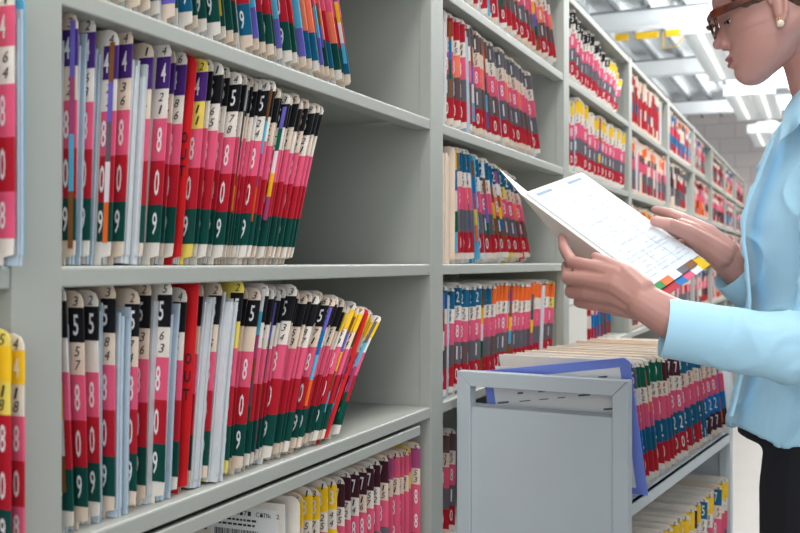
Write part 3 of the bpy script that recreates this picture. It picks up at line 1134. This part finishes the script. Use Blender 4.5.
# right hand (far): thumb on the page, fingers beneath
chain([(726, 253, 1.775), (706, 234, 1.785), (683, 220, 1.795)], [.026, .0205, .0125])
chain([(726, 256, 1.78), (706, 240, 1.80), (686, 227, 1.82)], [.027, .022, .0125])
chain([(726, 260, 1.785), (708, 247, 1.81), (690, 236, 1.84)], [.026, .021, .012])
chain([(728, 264, 1.79), (712, 256, 1.825), (696, 245, 1.855)], [.023, .018, .011])
chain([(683, 220, 1.795), (670, 214, 1.81), (660, 211, 1.825), (654, 210, 1.835)], [.0125, .0108, .0090, .0072])
chain([(686, 227, 1.82), (674, 224, 1.845), (665, 225, 1.86), (659, 228, 1.866)], [.0118, .0100, .0086, .0070])
chain([(690, 236, 1.84), (678, 233, 1.866), (669, 234, 1.873), (663, 237, 1.874)], [.0112, .0096, .0082, .0066])
chain([(696, 245, 1.855), (687, 242, 1.88), (679, 243, 1.885), (673, 246, 1.885)], [.0100, .0082, .0070, .0058])
chain([(722, 256, 1.765), (705, 244, 1.757), (687, 232, 1.742), (668, 224, 1.733), (654, 221, 1.741)], [.025, .020, .0145, .0115, .0092])
chain([(708, 242, 1.775), (690, 229, 1.772), (680, 223, 1.775)], [.019, .0145, .010])
# legs and feet
for hz, kx in ((1.56, 0), (1.73, 6)):
    body.tube([P(826, 440, hz), P(820 + kx, 560, hz), P(818 + kx, 690, hz), P(826 + kx, 800, hz), P(826 + kx, 925, hz)], [.058, .066, .052, .050, .036], SKIN, n=20)
    g = P(826 + kx, 925, hz); g.z = .05
    q = g - RH * .17; q.z = .028
    body.tube([g, (g + q) / 2 - Vector((0, 0, .008)), q], [.036, .034, .024], SKIN, n=14)
person = remesh(body, 'person', SKIN, .0023, 3)
person.data.materials.append(LIP)
inv = Matrix((( hf.x, hf.y, hf.z), (hu.x, hu.y, hu.z), (hl.x, hl.y, hl.z)))
me = person.data
cen = np.empty(len(me.polygons) * 3); me.polygons.foreach_get('center', cen); cen = cen.reshape(-1, 3)
loc_ = (cen - np.array(H0[:])) @ np.array(inv).T / HS
f_, u_, l_ = loc_[:, 0], loc_[:, 1], loc_[:, 2]
lipm = (f_ > .070) & (np.abs(l_) < .0235) & (((u_ > -.0672) & (u_ < -.0585 - np.abs(l_) * .22)) | ((u_ <= -.0672) & (u_ > -.0795 + np.abs(l_) * .28)))
me.polygons.foreach_set('material_index', lipm.astype(np.int32))
tag(person, 'woman in a light blue shirt and brown glasses, reading the open folder in her hands', 'person')

# hair
b = MB()
rings = []
hl_u = list(np.arange(-.06, .1145, .004))
n = 96
for u in hl_u:
    ring = []
    for (f, uu, l, g) in headring(u, n, hairn=True):
        line = .002 if f < .045 else .002 + (f - .045) * 1.3
        if f < -.045: line = -.030
        elif f < -.015: line = -.030 + (f + .045) / .03 * .032
        thick = max(-.006, min(.012, (u - line) * .9))
        if thick > 0:
            p = Vector((f, u, l)) * 140
            thick += .0035 * noise.noise(p) + .003 * noise.noise(p * 2.1)
        c = Vector((f + .01, u * .6, l)).normalized() * thick
        ring.append(Hd(f + c.x, u + c.y * .7, l + c.z))
    rings.append(ring)
b.loft(rings, mat('hair_brown', (92, 70, 56), .6, var=.5, scale=120, bump=.5))
b.build('hair', person, smooth=True)

# glasses
TORT = mat('tortoise_brown', (96, 42, 26), .2, var=.5, scale=60)
gl = MB()
for s_ in (1, -1):
    rim = []
    for k in range(17):
        a = 2 * math.pi * k / 16
        ll = .034 + .0265 * math.copysign(abs(math.cos(a)) ** .6, math.cos(a))
        uu = -.004 + .0155 * math.copysign(abs(math.sin(a)) ** .6, math.sin(a))
        rim.append(Hd(.1035 - (ll / .065) ** 2 * .012 + uu * .1, uu, s_ * ll))
    gl.tube(rim, [.0030 if k not in (3, 4, 5) else .0042 for k in range(17)], TORT, n=8)
    pts = [(.0955, .007, .0655), (.090, .008, .0725), (.06, .010, .0770), (.02, .012, .0805), (-.004, .012, .083), (-.02, .000, .083)]
    for dz in (-.0052, -.0026, 0, .0026):
        gl.tube([Hd(f, u + dz * (1 if i < 3 else .6), s_ * l) for i, (f, u, l) in enumerate(pts)], [.0036, .0034, .0028, .0022, .002, .002], TORT, n=8)
gl.tube([Hd(.108, .002, .009), Hd(.110, .004, 0), Hd(.108, .002, -.009)], [.003, .0028, .003], TORT, n=8)
g_o = gl.build('glasses', person, smooth=True)
gm = bpy.data.materials.new('lens_glass'); gm.use_nodes = True
gb = gm.node_tree.nodes['Principled BSDF']
gb.inputs['Transmission Weight'].default_value = 1; gb.inputs['Roughness'].default_value = .02; gb.inputs['IOR'].default_value = 1.05
for s_ in (1, -1):
    b = MB()
    o, i2 = [], []
    for k in range(16):
        a = 2 * math.pi * k / 16
        ll = .034 + .0255 * math.copysign(abs(math.cos(a)) ** .6, math.cos(a))
        uu = -.004 + .0145 * math.copysign(abs(math.sin(a)) ** .6, math.sin(a))
        f = .1035 - (ll / .065) ** 2 * .012 + uu * .1
        o.append(Hd(f + .0006, uu, s_ * ll)); i2.append(Hd(f - .0006, uu, s_ * ll))
    b.loft([o, i2], gm)
    b.build('lens', g_o)
# eyes: dark lash line and eyeball under the lid
for s_ in (1, -1):
    b = MB(); b.sphere(Hd(.0640, -.0025, s_ * .029), .0096, mat('eye_white', (226, 220, 214), .2), n=18)
    eo = b.build('eye', person, smooth=True)
    b = MB(); b.sphere(Hd(.0725, -.0050, s_ * .030), .0040, mat('iris_dark', (36, 22, 18), .15), n=12); b.build('iris', eo, smooth=True)
    b = MB(); b.tube([Hd(.070, -.003, s_ * .041), Hd(.0765, -.0045, s_ * .036), Hd(.0800, -.005, s_ * .030), Hd(.0800, -.005, s_ * .023)], [.0008, .0014, .0014, .001], 'ink', n=6); b.build('eyelashes', eo)
    b = MB(); b.tube([Hd(.074, .020, s_ * .048), Hd(.0865, .0225, s_ * .036), Hd(.0925, .020, s_ * .018)], [.0015, .0028, .0024], MATS['hair_brown'], n=6); b.build('eyebrow', person)
b = MB(); b.sphere(EAR + hl * .004, .0058, mat('pearl', (240, 226, 196), .15), n=16)
b.sphere(EAR + hl * .004 + hu * .007, .0022, mat('gold', (214, 170, 90), .25, metal=1), n=8); b.build('earring', person, smooth=True)

# shirt
sh = MB()


def hem(c, s__):
    # c = -1 front ... +1 back ; s = -1 near side
    base = 423 + 14 * math.exp(-((c + .75) / .25) ** 2)
    side = 1 - abs(s__) ** 3
    return base - 5 * abs(s__) ** 4


pys = [97, 104, 112, 124, 138, 155, 175, 195, 210, 222, 235, 250, 265, 285, 305, 325, 345, 365, 385, 405]
rg = [torring(py, 1.0 if py > 104 else .98) for py in pys]
rg.append([P(0, 0, 1)] * 48)
rg[-1] = torring(425, 1.0, last=hem)
sh.loft(rg, SHIRT)
sh.tube([P(852, 140, 1.50), SHN.lerp(ELN, .3), SHN.lerp(ELN, .6), ELN + Vector((0, 0, -.002))], [.066, .062, .058, .052], SHIRT, n=24)
sh.tube([ELN, P(790, 350, 1.438), P(738, 341, 1.45), P(705, 334, 1.455)], [.052, .0475, .0440, .038], SHIRT, n=24)
sh.tube([P(850, 140, 1.78), SHF.lerp(ELF, .3), SHF.lerp(ELF, .6), ELF], [.066, .062, .058, .052], SHIRT, n=24)
sh.tube([ELF, ELF.lerp(P(750, 286, 1.79), .5), P(754, 288, 1.795)], [.054, .050, .040], SHIRT, n=24)
shirt = remesh(sh, 'shirt', SHIRT, .0036, 4, person)
me = shirt.data
co = np.empty(len(me.vertices) * 3); me.vertices.foreach_get('co', co); co = co.reshape(-1, 3)
no = np.empty(len(me.vertices) * 3); me.vertex_normals.foreach_get('vector', no); no = no.reshape(-1, 3)
elb = np.array(ELN[:]); arm = np.array((ELN + (WRN - ELN) * .12)[:])
for i in range(len(co)):
    p = Vector(co[i])
    a = .0036 * noise.noise(Vector((p.x * 9, p.y * 9, p.z * 5)))
    rdg = 1 - abs(noise.noise(Vector((p.x * 7 + p.z * 5, p.y * 7 + 3, p.z * 11 - p.x * 6)))) * 2.4
    a += .0055 * max(0, rdg) ** 2
    de = np.linalg.norm(co[i] - elb)
    if de < .16:
        r2 = 1 - abs(noise.noise(Vector((p.x * 16 + p.z * 18, p.y * 16, p.z * 14 - p.x * 20)))) * 2.6
        a += .008 * (1 - de / .16) * max(0, r2)
    dc = abs(p.z - 1.17 + .0)
    co[i] += no[i] * a
me.vertices.foreach_set('co', co.ravel()); me.update()


def cuff(pts, rad, th=.0022, flare=.0):
    mb = MB(); n = 40
    rings_o, rings_i = [], []
    pts = [Vector(p) for p in pts]
    for i, p in enumerate(pts):
        t_ = (pts[min(i + 1, len(pts) - 1)] - pts[max(i - 1, 0)]).normalized()
        sx = t_.cross(UH).normalized(); sy = sx.cross(t_)
        for lst, rr in ((rings_o, rad[i]), (rings_i, rad[i] - th)):
            lst.append([p + sx * math.cos(2 * math.pi * j / n) * rr * .92 + sy * math.sin(2 * math.pi * j / n) * rr *
                        (1 + .012 * math.sin(3 * 2 * math.pi * j / n + i)) for j in range(n)])
    seq = rings_o + rings_i[::-1]
    seq.append(seq[0])
    mb.loft(seq, SHIRT, cap=False)
    return mb.build('cuff', shirt, smooth=True)


cuff([P(664, 327, 1.462), P(690, 331.5, 1.457), P(716, 336.5, 1.453), P(741, 341, 1.449)], [.0440, .0445, .0455, .0475])
cuff([P(734, 268, 1.785), P(745, 278, 1.79), P(758, 290, 1.797)], [.047, .048, .049])
# collar
for s_ in (1, -1):
    mb = MB()
    z = lambda d: 1.64 - s_ * d
    top = [P(868, 82, z(.03)), P(850, 84, z(.058)), P(822, 86, z(.070)), P(802, 88, z(.058)), P(793, 96, z(.034)), P(785, 108, z(.018))]
    bot = [P(880, 104, z(.04)), P(858, 112, z(.085)), P(830, 116, z(.105)), P(806, 120, z(.100)), P(792, 132, z(.090)), P(780, 140, z(.060))]
    vs = []
    for a_, c_ in zip(top, bot):
        m_ = a_.lerp(c_, .5) + UH * .006
        vs += [a_, m_, c_, c_ + UH * .003 + RH * .002, m_ - UH * .002 + RH * .002, a_ + RH * .002]
    nn = len(top)
    fs = []
    for i in range(nn - 1):
        for j in range(6):
            k = (j + 1) % 6
            fs.append((i * 6 + j, i * 6 + k, i * 6 + 6 + k, i * 6 + 6 + j))
    fs += [(0, 1, 2, 3, 4, 5), tuple((nn - 1) * 6 + j for j in range(6))[::-1]]
    mb.add(vs, fs, SHIRT)
    mb.build('collar', shirt, smooth=True)
mb = MB()
vs, fs = [], []
prev = None
for i, py in enumerate(range(140, 422, 6)):
    a = np.array(TOR, float)
    fr = float(np.interp(py, a[:, 0], a[:, 1]))
    wv = 1.0 * math.sin(i * 1.3) + .7 * math.sin(i * 2.9)
    for dz, dx in ((-.026, 2.6), (-.024, -.4), (-.004, -2.6 + wv), (.004, -2.6 + wv), (.006, 2.6)):
        vs.append(P(fr + dx, py, ZC + dz))
nn = len(vs) // 5
for i in range(nn - 1):
    for j in range(5):
        k = (j + 1) % 5
        fs.append((i * 5 + j, i * 5 + k, i * 5 + 5 + k, i * 5 + 5 + j))
mb.add(vs, fs, SHIRT); mb.build('placket', shirt, smooth=True)

# trousers and shoes
tr = MB()
tr.loft([torring(py, .89) for py in (400, 410, 425, 440)], TROU)
tr.tube([P(822, 455, 1.64), P(822, 470, 1.64)], [.085, .085], TROU, n=24)
for hz, kx in ((1.56, 0), (1.73, 6)):
    tr.tube([P(820, 455, hz), P(818 + kx, 490, hz), P(817 + kx, 560, hz), P(818 + kx, 690, hz), P(824 + kx, 800, hz), P(825 + kx, 925, hz)],
            [.084, .087, .085, .072, .068, .062], TROU, n=24)
trousers = remesh(tr, 'trousers', TROU, .005, 3, person)
for hz, kx in ((1.56, 0), (1.73, 6)):
    g = P(826 + kx, 925, hz); g.z = .052
    q = g - RH * .18; q.z = .032
    mb = MB(); mb.tube([g + RH * .03 + Vector((0, 0, -.005)), g, (g + q) / 2 - Vector((0, 0, .006)), q], [.045, .047, .042, .031], SHOE, n=18)
    mb.build('shoe', person, smooth=True)
print('folders', NFOLD[0])
